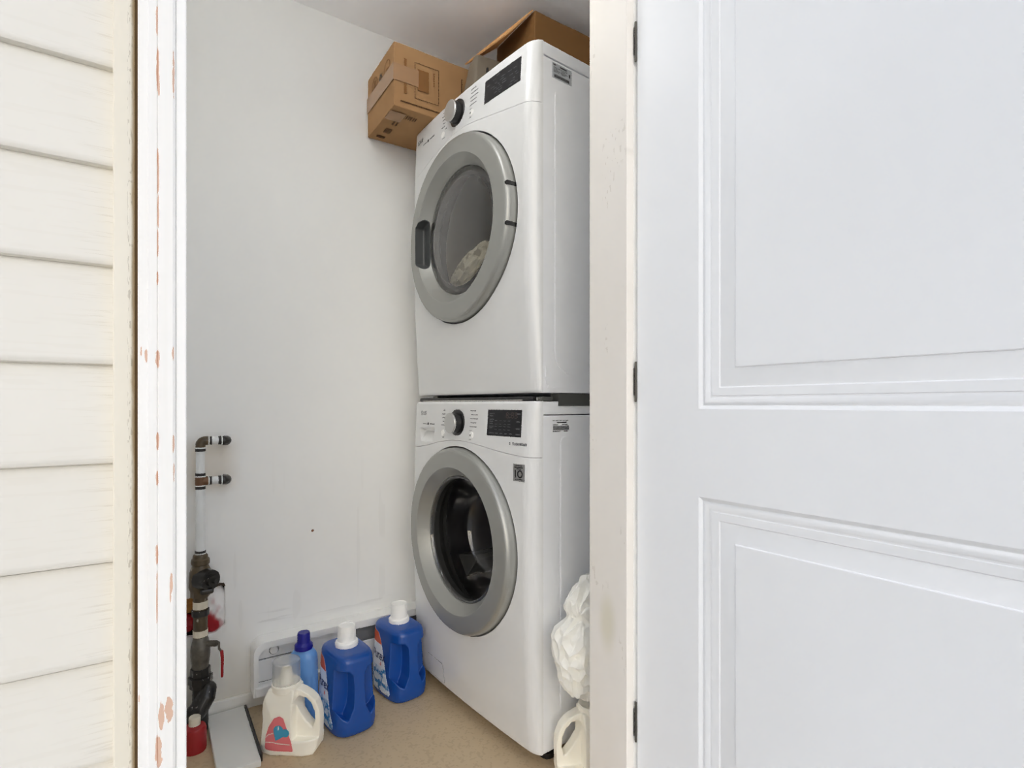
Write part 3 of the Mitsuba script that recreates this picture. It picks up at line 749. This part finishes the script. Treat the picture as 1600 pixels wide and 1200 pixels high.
lab('cardboard_box_001', 'brown cardboard box with an open flap at the back of the dryer top', 'box')
bg = m3.Manifold.batch_hull([m3.Manifold.sphere(.012, 12).translate(p) for p in [(.905, 1.565, ZT + .013), (1.035, 1.565, ZT + .013), (.905, 1.655, ZT + .013), (1.035, 1.655, ZT + .013), (.935, 1.595, ZT + .205), (1.035, 1.60, ZT + .215), (.945, 1.650, ZT + .205), (1.035, 1.650, ZT + .215)]])
put('storage_pouch__body', smooth_solid(bg, .012, 4), 'm_taupe', True)
put('storage_pouch__strap', m3.Manifold.batch_hull([m3.Manifold.sphere(.004, 8).translate(p) for p in ((.935, 1.548, ZT + .02), (.962, 1.575, ZT + .17))]), 'm_black', 30)
lab('storage_pouch', 'taupe fabric pouch standing between the two cardboard boxes on the dryer', 'pouch')

# ---------------------------------------------------------------- heater along the back wall
HX0, HX1, HZ0, HZ1, HY = 0.279, 1.60, 0.043, 0.212, 1.872
rc = lambda x0, x1, z0, z1, r: sbox(x0 + r, z0 + r, x1 - r, z1 - r).buffer(r)
hx = lambda y0: (lambda v: np.stack([v[:, 0], y0 - v[:, 2], v[:, 1]], 1))
cap = sbox(HX0, HZ0, HX0 + .30, HZ1).difference(sbox(HX0, HZ1 - .035, HX0 + .035, HZ1)).union(Point(HX0 + .035, HZ1 - .035).buffer(.035)).intersection(sbox(HX0, HZ0, HX0 + .30, HZ1))
inn = sbox(HX0 + .014, HZ0 + .014, HX0 + .30, HZ1 - .020).difference(sbox(HX0 + .014, HZ1 - .050, HX0 + .044, HZ1)).union(Point(HX0 + .044, HZ1 - .050).buffer(.030)).intersection(sbox(HX0 + .014, HZ0 + .014, HX0 + .30, HZ1 - .020))
put('baseboard_heater__end_cap', [extrude(cap.difference(inn), .068), extrude(inn, .046)], 'm_white_plain', 25, xf=hx(YB - .001))
put('baseboard_heater__access_panel', extrude(sbox(HX0 + .016, HZ0 + .040, HX0 + .14, HZ1 - .062), .004), 'm_white_plain', False, xf=hx(YB - .047))
put('baseboard_heater__access_panel__seam', extrude(sbox(HX0 + .0125, HZ0 + .0365, HX0 + .1430, HZ1 - .0585), .0012), 'm_line', False, xf=hx(YB - .047))
kb = lathe([(0, 0), (.0125, 0), (.0125, .006), (.0105, .008), (0, .008)], 32)
put('baseboard_heater__knob', kb, 'm_white_plain', 30, xf=lambda v: np.stack([v[:, 0] + .342, YB - .047 - v[:, 2], v[:, 1] + .174], 1))
put('baseboard_heater__knob__seam', lathe([(0, 0), (.0150, 0), (.0150, .0012), (0, .0012)], 32), 'm_line', 30, xf=lambda v: np.stack([v[:, 0] + .342, YB - .047 - v[:, 2], v[:, 1] + .174], 1))
put('baseboard_heater__ledge', bx(HX0 + .004, HX0 + .30, HY - .006, HY + .02, HZ0, HZ0 + .030, .003), 'm_white_plain', 25)
put('baseboard_heater__housing', [bx(HX0 + .30, HX1, YB - .010, YB - .001, HZ0, HZ1), bx(HX0 + .30, HX1, HY, YB - .01, HZ1 - .004, HZ1, .0015), bx(HX0 + .30, HX1, HY, HY + .004, HZ1 - .026, HZ1, .0015)], 'm_white_plain', 25)
put('baseboard_heater__front_panel', bx(HX0 + .30, HX1, HY, HY + .006, HZ0 + .010, HZ0 + .096, .003), 'm_white_plain', 25)
put('baseboard_heater__fins', [bx(HX0 + .31, HX1 - .02, HY + .022, YB - .012, HZ0 + .02, HZ0 + .160)], 'm_line', False)
for xx in (.562, .588):
    put('baseboard_heater__screw', cyl((xx, HY + .022, HZ0 + .118), (xx, HY + .018, HZ0 + .118), .004, seg=12), 'm_black', 25)
lab('baseboard_heater', 'long white electric baseboard heater low on the back wall behind the bottles', 'heater')

# ---------------------------------------------------------------- gas pipe in the left corner
PX, PY = 0.1335, 1.885
vc = lambda z0, z1, r, seg=28: cyl((PX, PY, z0), (PX, PY, z1), r, seg=seg)
hc = lambda x0, x1, z, r: cyl((x0, PY, z), (x1, PY, z), r, seg=24)
P = 'gas_pipe__'
lab(put(P + 'riser', vc(.520, .722, .0128), 'm_pipe_white', 30), 'white painted upright')
put(P + 'riser', vc(.755, .838, .0122), 'm_pipe_white', 30)
lab(put(P + 'elbow', tube([(PX, PY, .838), (PX, PY, .852), (PX + .004, PY, .8585), (PX + .010, PY, .862), (PX + .022, PY, .862)], .0135, 16), 'm_iron', 40), 'rusty brown elbow')
lab(put(P + 'tee', [vc(.724, .756, .0145), hc(PX, PX + .024, .740, .0135)], 'm_brass', 30), 'rusty brown tee')
for z in (.862, .740):
    put(P + 'stub', hc(PX + .020, PX + .056, z, .0115), 'm_pipe_white', 30)
    for xx in (PX + .022, PX + .048): put(P + 'band', hc(xx, xx + .008, z, .0128), 'm_band', 30)
    put(P + 'elbow', tube([(PX + .054, PY, z), (PX + .062, PY, z - .001), (PX + .070, PY + .008, z - .002), (PX + .072, PY + .02, z - .002), (PX + .072, YB - .001, z - .002)], [.0135, .0145, .0145, .0145, .013], 16), 'm_iron_black', 40)
for z in (.830, .756, .716, .5215): put(P + 'band', vc(z, z + .008, .0142 if z > .6 else .0148), 'm_band', 30)
for z in (.8385, .7525, .7245, .5195): put(P + 'paint_ring', vc(z, z + .0035, .0150), 'm_pipe_white', 30)
for z in (.862, .740): put(P + 'paint_ring', hc(PX + .0205, PX + .0235, z, .0139), 'm_pipe_white', 30); put(P + 'paint_ring', hc(PX + .0555, PX + .0585, z - .0005, .0148), 'm_pipe_white', 30)
put(P + 'coupling', lathe([(0, .448), (.0195, .448), (.0195, .486), (.0250, .490), (.0250, .504), (.021, .508), (.020, .516), (.0165, .520), (0, .520)], 28), 'm_iron', 30, xf=lambda v: v + [PX, PY, 0])
vb = tube([(PX, PY, .49), (PX, PY, .46), (PX, PY, .425), (PX, PY, .40)], [.018, .030, .031, .020], 20)
put(P + 'valve', vb, 'm_iron', 40)
fd = np.array([0.52, -0.85, 0.0]); c0 = np.array([PX + .004, PY - .006, .446])
put(P + 'valve__bonnet', cyl(c0, c0 + fd * .040, .034, .030, 28), 'm_iron_black', 30)
put(P + 'valve__stem', [cyl(c0 + fd * .039, c0 + fd * .052, .017, seg=20), cyl(c0 + fd * .051, c0 + fd * .064, .0075, seg=8)], 'm_iron_black', 30)
put(P + 'valve__lug', bx(.130, .165, 1.835, 1.862, .408, .424, .005), 'm_iron_black', 30)
put(P + 'collar', vc(.392, .412, .0265, 8), 'm_iron', 25)
put(P + 'nipple', vc(.270, .395, .0195), 'm_iron', 30)
put(P + 'coupling', vc(.335, .352, .0240), 'm_iron_black', 30)
put(P + 'tape_wrap', vc(.356, .378, .0205), 'm_collar', 30)
put(P + 'tape_wrap', vc(.272, .291, .0205), 'm_collar', 30)
put(P + 'ball_valve', tube([(PX, PY, .262), (PX, PY, .235), (PX, PY, .215), (PX, PY, .178)], [.021, .0265, .0265, .022], 20), 'm_iron_grey', 40)
put(P + 'ball_valve__boss', [cyl((PX + .015, PY - .01, .248), (PX + .040, PY - .030, .250), .009, seg=16), cyl((PX + .039, PY - .029, .250), (PX + .046, PY - .035, .250), .0065, seg=6)], 'm_iron_grey', 30)
put(P + 'ball_valve__lever_arm', tube([(PX + .046, PY - .036, .252), (PX + .046, PY - .038, .236), (PX + .054, PY - .040, .224)], .0032, 10), 'm_iron_grey', 40)
lab(put(P + 'ball_valve__lever', tube([(PX + .053, PY - .040, .226), (PX + .055, PY - .040, .205), (PX + .054, PY - .040, .150)], [.0048, .0042, .0034], 12), 'm_red', 40), 'thin red lever')
put(P + 'union', [vc(.152, .176, .0275, 8), vc(.132, .152, .0330, 8), vc(.118, .134, .0290, 8)], 'm_iron_black', 25)
put(P + 'lower_pipe', vc(FLOOR, .120, .0215), 'm_iron_black', 30)
lab('gas_pipe', 'white and black gas pipe with valves rising beside the left jamb', 'pipe')
# black hose and red can at its foot
lab(put(P + 'hose', tube([(.152, 1.868, .112), (.146, 1.858, .095), (.124, 1.852, .062), (.09, 1.85, .036), (.05, 1.85, .020), (.0, 1.85, .016)], [.024, .026, .027, .027, .026, .026], 18), 'm_iron_black', 40), 'thick black hose')
sc = lathe([(0, FLOOR), (.029, FLOOR), (.030, FLOOR + .004), (.030, FLOOR + .060), (.027, FLOOR + .068), (.012, FLOOR + .074), (0, FLOOR + .074)], 32)
put('red_can__body', sc, 'm_red', 30, xf=lambda v: v + [.112, 1.782, 0])
put('red_can__cap', lathe([(0, FLOOR + .073), (.015, FLOOR + .073), (.015, FLOOR + .094), (.013, FLOOR + .096), (0, FLOOR + .096)], 24), 'm_collar', 30, xf=lambda v: v + [.112, 1.782, 0])
lab('red_can', 'small red can with a beige cap on the floor by the gas pipe', 'can')
# board on the floor
put('floor_board__sheet', bx(.152, .257, 1.60, 1.920, FLOOR, FLOOR + .018, .002), 'm_board', 25)
lab(put('floor_board__edge_strip', bx(.2575, .264, 1.62, 1.913, FLOOR, FLOOR + .024, .002), 'm_black', 25), 'black edge strip')
lab('floor_board', 'flat white board with a black edge lying on the closet floor', 'board')


# ---------------------------------------------------------------- bottles
def superloft(a, b, zs, n=3.2, seg=72):
    """Closed loft of superellipses: half widths a(z), b(z)."""
    t = np.arange(seg) / seg * 2 * np.pi; c, s = np.cos(t), np.sin(t)
    ux, uy = np.sign(c) * np.abs(c) ** (2 / n), np.sign(s) * np.abs(s) ** (2 / n)
    V = np.concatenate([np.stack([ux * A, uy * B, 0 * t + z], 1) for A, B, z in zip(a, b, zs)])
    F, k = [], len(zs)
    for i in range(k - 1):
        for j in range(seg):
            q = (j + 1) % seg; F += [(i * seg + j, i * seg + q, (i + 1) * seg + q), (i * seg + j, (i + 1) * seg + q, (i + 1) * seg + j)]
    V = np.vstack([V, [[0, 0, zs[0]], [0, 0, zs[-1]]]]); lo, hi = len(V) - 2, len(V) - 1
    for j in range(seg):
        q = (j + 1) % seg; F += [(lo, q, j), (hi, (k - 1) * seg + j, (k - 1) * seg + q)]
    return trimesh.Trimesh(V, F, process=False)


ZS = np.array([0, .004, .012, .03, .08, .14, .18, .205, .220, .229, .2345, .2375])
AA = np.array([.082, .090, .095, .098, .098, .095, .093, .092, .091, .086, .074, .040])
BB = np.array([.058, .064, .067, .069, .068, .064, .062, .061, .060, .057, .050, .034])
pj = man(superloft(AA, BB, ZS, 3.4))


def prism_t(poly, x0, x1):                # polygon in (t, z), run along the L axis
    return man(tm(extrude(poly, x1 - x0), lambda v: np.stack([v[:, 2] + x0, v[:, 0], v[:, 1]], 1)))


for s in (-1, 1):
    poly = Polygon([(s * .10, .196), (s * .030, .194), (s * .018, .180), (s * .016, .150), (s * .0165, .115), (s * .020, .085), (s * .034, .052), (s * .048, .060), (s * .10, .125)])
    pj = pj - prism_t(poly if s > 0 else Polygon(list(poly.exterior.coords)[::-1]), .048, .12)
jug_mesh = smooth_solid(pj, .005, 14)
jug_mesh.vertices[:, 2] -= jug_mesh.vertices[:, 2].min()


def jug_surf(L, z, off):
    """Point of the broad side (t < 0) at length L and height z."""
    A, B = np.interp(z, ZS, AA), np.interp(z, ZS, BB)
    t = B * (1 - np.clip(np.abs(L) / A, 0, .999) ** 3.4) ** (1 / 3.4)
    return np.stack([L, -(t + off), z], 1)


def jug_decal(poly, off, size=.008):
    m = extrude(poly, .0004).subdivide_to_size(size)
    return tm(m, lambda v: jug_surf(v[:, 0], v[:, 1], off + v[:, 2]))


edge = [(-.030, .208), (-.014, .19), (.000, .16), (.016, .12), (.036, .07), (.052, .040), (.055, .028), (.048, .020)]
lp = Polygon([(-.075, .212)] + edge + [(-.075, .020)]).buffer(-.003).buffer(.003)
JUG = [('body', jug_mesh, 'm_blue', 35),
       ('cap', lathe([(0, .236), (.0335, .236), (.0345, .240), (.0345, .249), (.032, .253), (.0285, .254), (.0278, .256), (.0272, .296), (.0262, .300), (.0240, .3008), (.0232, .298), (0, .2975)], 40), 'm_cap', 25),
       ('label', jug_decal(lp, .0006), 'm_label_white', 30),
       ('label__red_patch', jug_decal(lp.intersection(sbox(-.08, .172, .08, .22)), .0011), 'm_label_red', 30),
       ('label__picture', jug_decal(lp.intersection(sbox(-.08, .0, .08, .098)), .0011), 'm_label_water', 30)]
tx = txt('Purex', .024, .0004, True); tx.apply_translation((-.070, .122, 0))
JUG.append(('label__word', tm(tx, lambda v: jug_surf(v[:, 0] * .95, v[:, 1], .0012 + v[:, 2])), 'm_label_text', False))
tx = txt('4', .012, .0004, True); tx.apply_translation((-.012, .104, 0))
JUG.append(('label__number', tm(tx, lambda v: jug_surf(v[:, 0], v[:, 1], .0012 + v[:, 2])), 'm_label_text_red', False))
RGT, VEW = np.array([math.sin(TH), -math.cos(TH)]), np.array([math.cos(TH), math.sin(TH)])
jd = []
for part, m, mm, sm in JUG: jd.append((part, mikit.ply(m, mm, smooth=sm)))
for i, (x, y, turn) in enumerate(((.720, 1.764, 30), (.514, 1.681, 23))):
    key = 'detergent_jug' + (f'_{i:03d}' if i else '')
    back = -np.array([x, y]) / math.hypot(x, y)
    L = math.degrees(math.atan2(back[1], back[0])) + turn
    for part, d in jd: scene[f'{key}__{part}'] = {**d, 'to_world': T().translate([x, y, FLOOR]).rotate([0, 0, 1], L)}
    labels[f'{key}__cap'] = {'label': 'white screw cap'}
    labels[f'{key}__label'] = {'label': 'white printed label'}
lab('detergent_jug', 'dark blue detergent jug with white cap standing nearest the washing machine', 'detergent bottle', 'blue detergent jugs')
lab('detergent_jug_001', 'dark blue detergent jug with white cap nearest the creamy white jug', 'detergent bottle', 'blue detergent jugs')

# light blue softener bottle
zs = np.array([0, .003, .012, .05, .12, .165, .192, .210, .222, .230, .2345]); aa = np.array([.036, .040, .0425, .043, .042, .0415, .0415, .040, .035, .028, .024]); bb = aa * .72
sb = man(superloft(aa, bb, zs, 2.4))
for s in (-1, 1):
    gp = [(.060 * s, -.030, .155), (.060 * s, -.030, .06), (.046 * s, -.036, .10)]
    sb = sb - m3.Manifold.batch_hull([m3.Manifold.sphere(r, 14).translate(p) for p, r in (((.040 * s, -.026, .150), .011), ((.043 * s, -.024, .05), .013), ((.050 * s, -.022, .10), .016))])
sm_ = smooth_solid(sb, .004, 8)
xs = frame((.400, 1.742, FLOOR), TH - math.pi / 2 + math.radians(2))
put('softener_bottle__body', sm_, 'm_lblue', 40, xf=xs)
put('softener_bottle__cap', lathe([(0, .232), (.0262, .232), (.0268, .235), (.0264, .245), (.0235, .249), (.0205, .251), (.0190, .254), (.0184, .279), (.0165, .2825), (0, .2825)], 40), 'm_navy', 30, xf=xs)
lab('softener_bottle__cap', 'dark blue stepped cap')
lab('softener_bottle', 'slim light blue softener bottle with dark blue cap beside the heater', 'bottle')

# white jugs with a loop handle
out = Polygon([(-.060, 0), (.090, 0), (.098, .01), (.103, .04), (.1055, .085), (.103, .115), (.092, .143), (.074, .160), (.050, .172), (.030, .178), (-.038, .178), (-.044, .165), (-.053, .140), (-.0555, .115), (-.0530, .095), (-.056, .07), (-.062, .03), (-.063, .01)])
hol = Polygon([(.036, .144), (.046, .154), (.064, .150), (.078, .136), (.0875, .114), (.0890, .092), (.083, .070), (.066, .088), (.048, .114)]).buffer(.002)
sw = man(tm(extrude(out, .12, -.06), lambda v: np.stack([v[:, 0], -v[:, 2], v[:, 1]], 1)))
pro = man(superloft(np.full(9, .15), np.array([.040, .045, .046, .046, .045, .042, .038, .033, .028]), np.array([-.001, .006, .02, .06, .09, .12, .145, .165, .18]), 8))
pln = man(superloft(np.full(2, .092), np.full(2, .047), np.array([-.01, .2]), 2.2)).translate((.018, 0, 0))
thin = man(tm(extrude(Polygon([(-.2, -.1), (.028, -.1), (.038, -.017), (.2, -.0125), (.2, .0125), (.038, .017), (.028, .1), (-.2, .1)]), .3, -.05)))
lowk = man(bx(-.2, .2, -.1, .1, -.05, .042))
wj = (sw ^ pro ^ pln) ^ (thin + lowk)
wj = wj - man(tm(extrude(hol, .2, -.1), lambda v: np.stack([v[:, 0], -v[:, 2], v[:, 1]], 1)))
wjm = smooth_solid(wj, .004, 16); wjm.vertices[:, 2] -= wjm.vertices[:, 2].min()


def white_jug(key, o, a, prints):
    xf = frame((o[0], o[1], FLOOR), a)
    put(key + '__body', wjm, 'm_cream', 40, xf=xf)
    put(key + '__neck', lathe([(0, .168), (.0385, .168), (.040, .172), (.040, .186), (.037, .190), (0, .190)], 40), 'm_cream', 30, xf=xf)
    if not prints:
        lab(key + '__neck', None); labels.pop(key + '__neck'); return
    put(key + '__spout', lathe([(.020, .190), (.0195, .196), (.0135, .226), (.0125, .228), (.0105, .226), (.012, .20), (.0, .198)], 32), 'm_cream', 30, xf=xf)
    put(key + '__clear_cap', lathe([(.0375, .188), (.0372, .246), (.0355, .250), (.030, .2512), (.022, .2508), (.020, .249), (0, .249)], 48), 'm_glass_clear', True, xf=xf)
    lab(key + '__clear_cap', 'clear plastic measuring cap')
    if prints:
        fy = lambda s, z: np.minimum(np.interp(z, [0, .02, .06, .09, .12, .145, .165], [.041, .0462, .0462, .0452, .0422, .0382, .0332]), .0472 * np.clip(1 - (np.abs(s - .018) / .092) ** 2.2, 0, 1) ** (1 / 2.2))

        def lay(poly, off, m, nm):
            g = extrude(poly, .0006).subdivide_to_size(.008)
            put(key + nm, tm(g, lambda v: np.stack([v[:, 0], -(fy(v[:, 0], v[:, 1]) + off + v[:, 2]), v[:, 1]], 1)), m, 30, xf=xf)
        pk = Polygon([(-.044, .016), (-.042, .050), (-.030, .082), (-.014, .106), (.002, .112), (.013, .106), (.024, .078), (.036, .045), (.042, .016)]).buffer(-.004).buffer(.004)
        lay(pk, .0004, 'm_pink', '__label')
        tl = unary_union([Point(.000, .074).buffer(.014), Point(.020, .068).buffer(.011), Polygon([(-.014, .072), (.030, .066), (-.008, .046)])])
        lay(tl, .0014, 'm_teal', '__label__heart')
        lay(sbox(-.001, .076, .0015, .086), .0022, 'm_paper', '__label__mark')
        lay(LineString([(-.042, .048), (-.030, .060), (-.014, .066)]).buffer(.0008), .0012, 'm_cream', '__label__line')
        lay(LineString([(-.042, .036), (-.016, .040), (.0, .038), (.032, .036)]).buffer(.0008), .0012, 'm_cream', '__label__line')


white_jug('softener_jug', (.332, 1.652), TH - math.pi / 2 - math.radians(4), True)
lab('softener_jug', 'creamy white softener jug with clear cap and pink label in front of the heater', 'jug')
white_jug('softener_jug_001', (.985, 1.075), TH - math.pi / 2 + math.pi + math.radians(12), False)
lab('softener_jug_001', 'plain white jug with a loop handle under the plastic bag beside the right jamb', 'jug')

# ---------------------------------------------------------------- crumpled bag between washer and right jamb
bgm = trimesh.creation.icosphere(6, 1.0); d = bgm.vertices.copy()
warp = d + 0.35 * np.stack([meshkit.fbm(d * 1.7, 2, 31), meshkit.fbm(d * 1.7, 2, 32), meshkit.fbm(d * 1.7, 2, 33)], 1)
seeds = rng.normal(size=(70, 3)); seeds /= np.linalg.norm(seeds, axis=1, keepdims=True)
wd = warp / np.linalg.norm(warp, axis=1, keepdims=True)
ds = np.sort(np.linalg.norm(wd[:, None] - seeds[None], axis=2), axis=1)
fold = np.clip((ds[:, 1] - ds[:, 0]) / .22, 0, 1)
r = 1.0 - 0.17 * fold + 0.10 * (1 - np.abs(2 * meshkit.fbm(d * 3.3, 3, 21) - 1)) - .10 * (meshkit.fbm(d * 1.3, 2, 9) - .5)
waist = 1 - 0.30 * np.exp(-((d[:, 2] - .18 + .25 * d[:, 0]) / .13) ** 2)
top = np.clip(1 - .42 * np.clip(d[:, 2] - .2, 0, 1), .5, 1)
bgm.vertices = d * r[:, None] * np.stack([.098 * waist * top, .070 * waist * top, np.full(len(d), .152)], 1) + [.952, 1.058, .366]
trimesh.smoothing.filter_taubin(bgm, iterations=2)
lab(put('plastic_bag', bgm, 'm_bag', 20), 'crumpled white plastic bag squeezed between the washing machine and the right jamb', 'plastic bag')

# ---------------------------------------------------------------- invented fill lamp, added above the view to brighten the closet
LX, LY, LZ = 0.50, 1.16, CEIL - 0.24
put('fill_lamp__base', lathe([(0, CEIL), (.065, CEIL), (.065, CEIL - .02), (.05, CEIL - .03), (.025, CEIL - .034), (.025, LZ + .10), (0, LZ + .10)], 32), 'm_fill_lamp', 30, xf=lambda v: v + [LX, LY, 0])
glb = trimesh.creation.icosphere(3, .11); glb.apply_translation((LX, LY, LZ))
scene['fill_lamp__shade'] = {**mikit.ply(glb, 'm_fill_lamp', smooth=True), 'emitter': {'type': 'area', 'radiance': rgb(FILL_LAMP)}}
lab('fill_lamp', 'invented round white globe lamp, added out of view to brighten the closet', 'lamp')

for k in list(scene):
    if k.startswith('cardboard_box__print'): labels[k] = {'kind': 'stuff'}
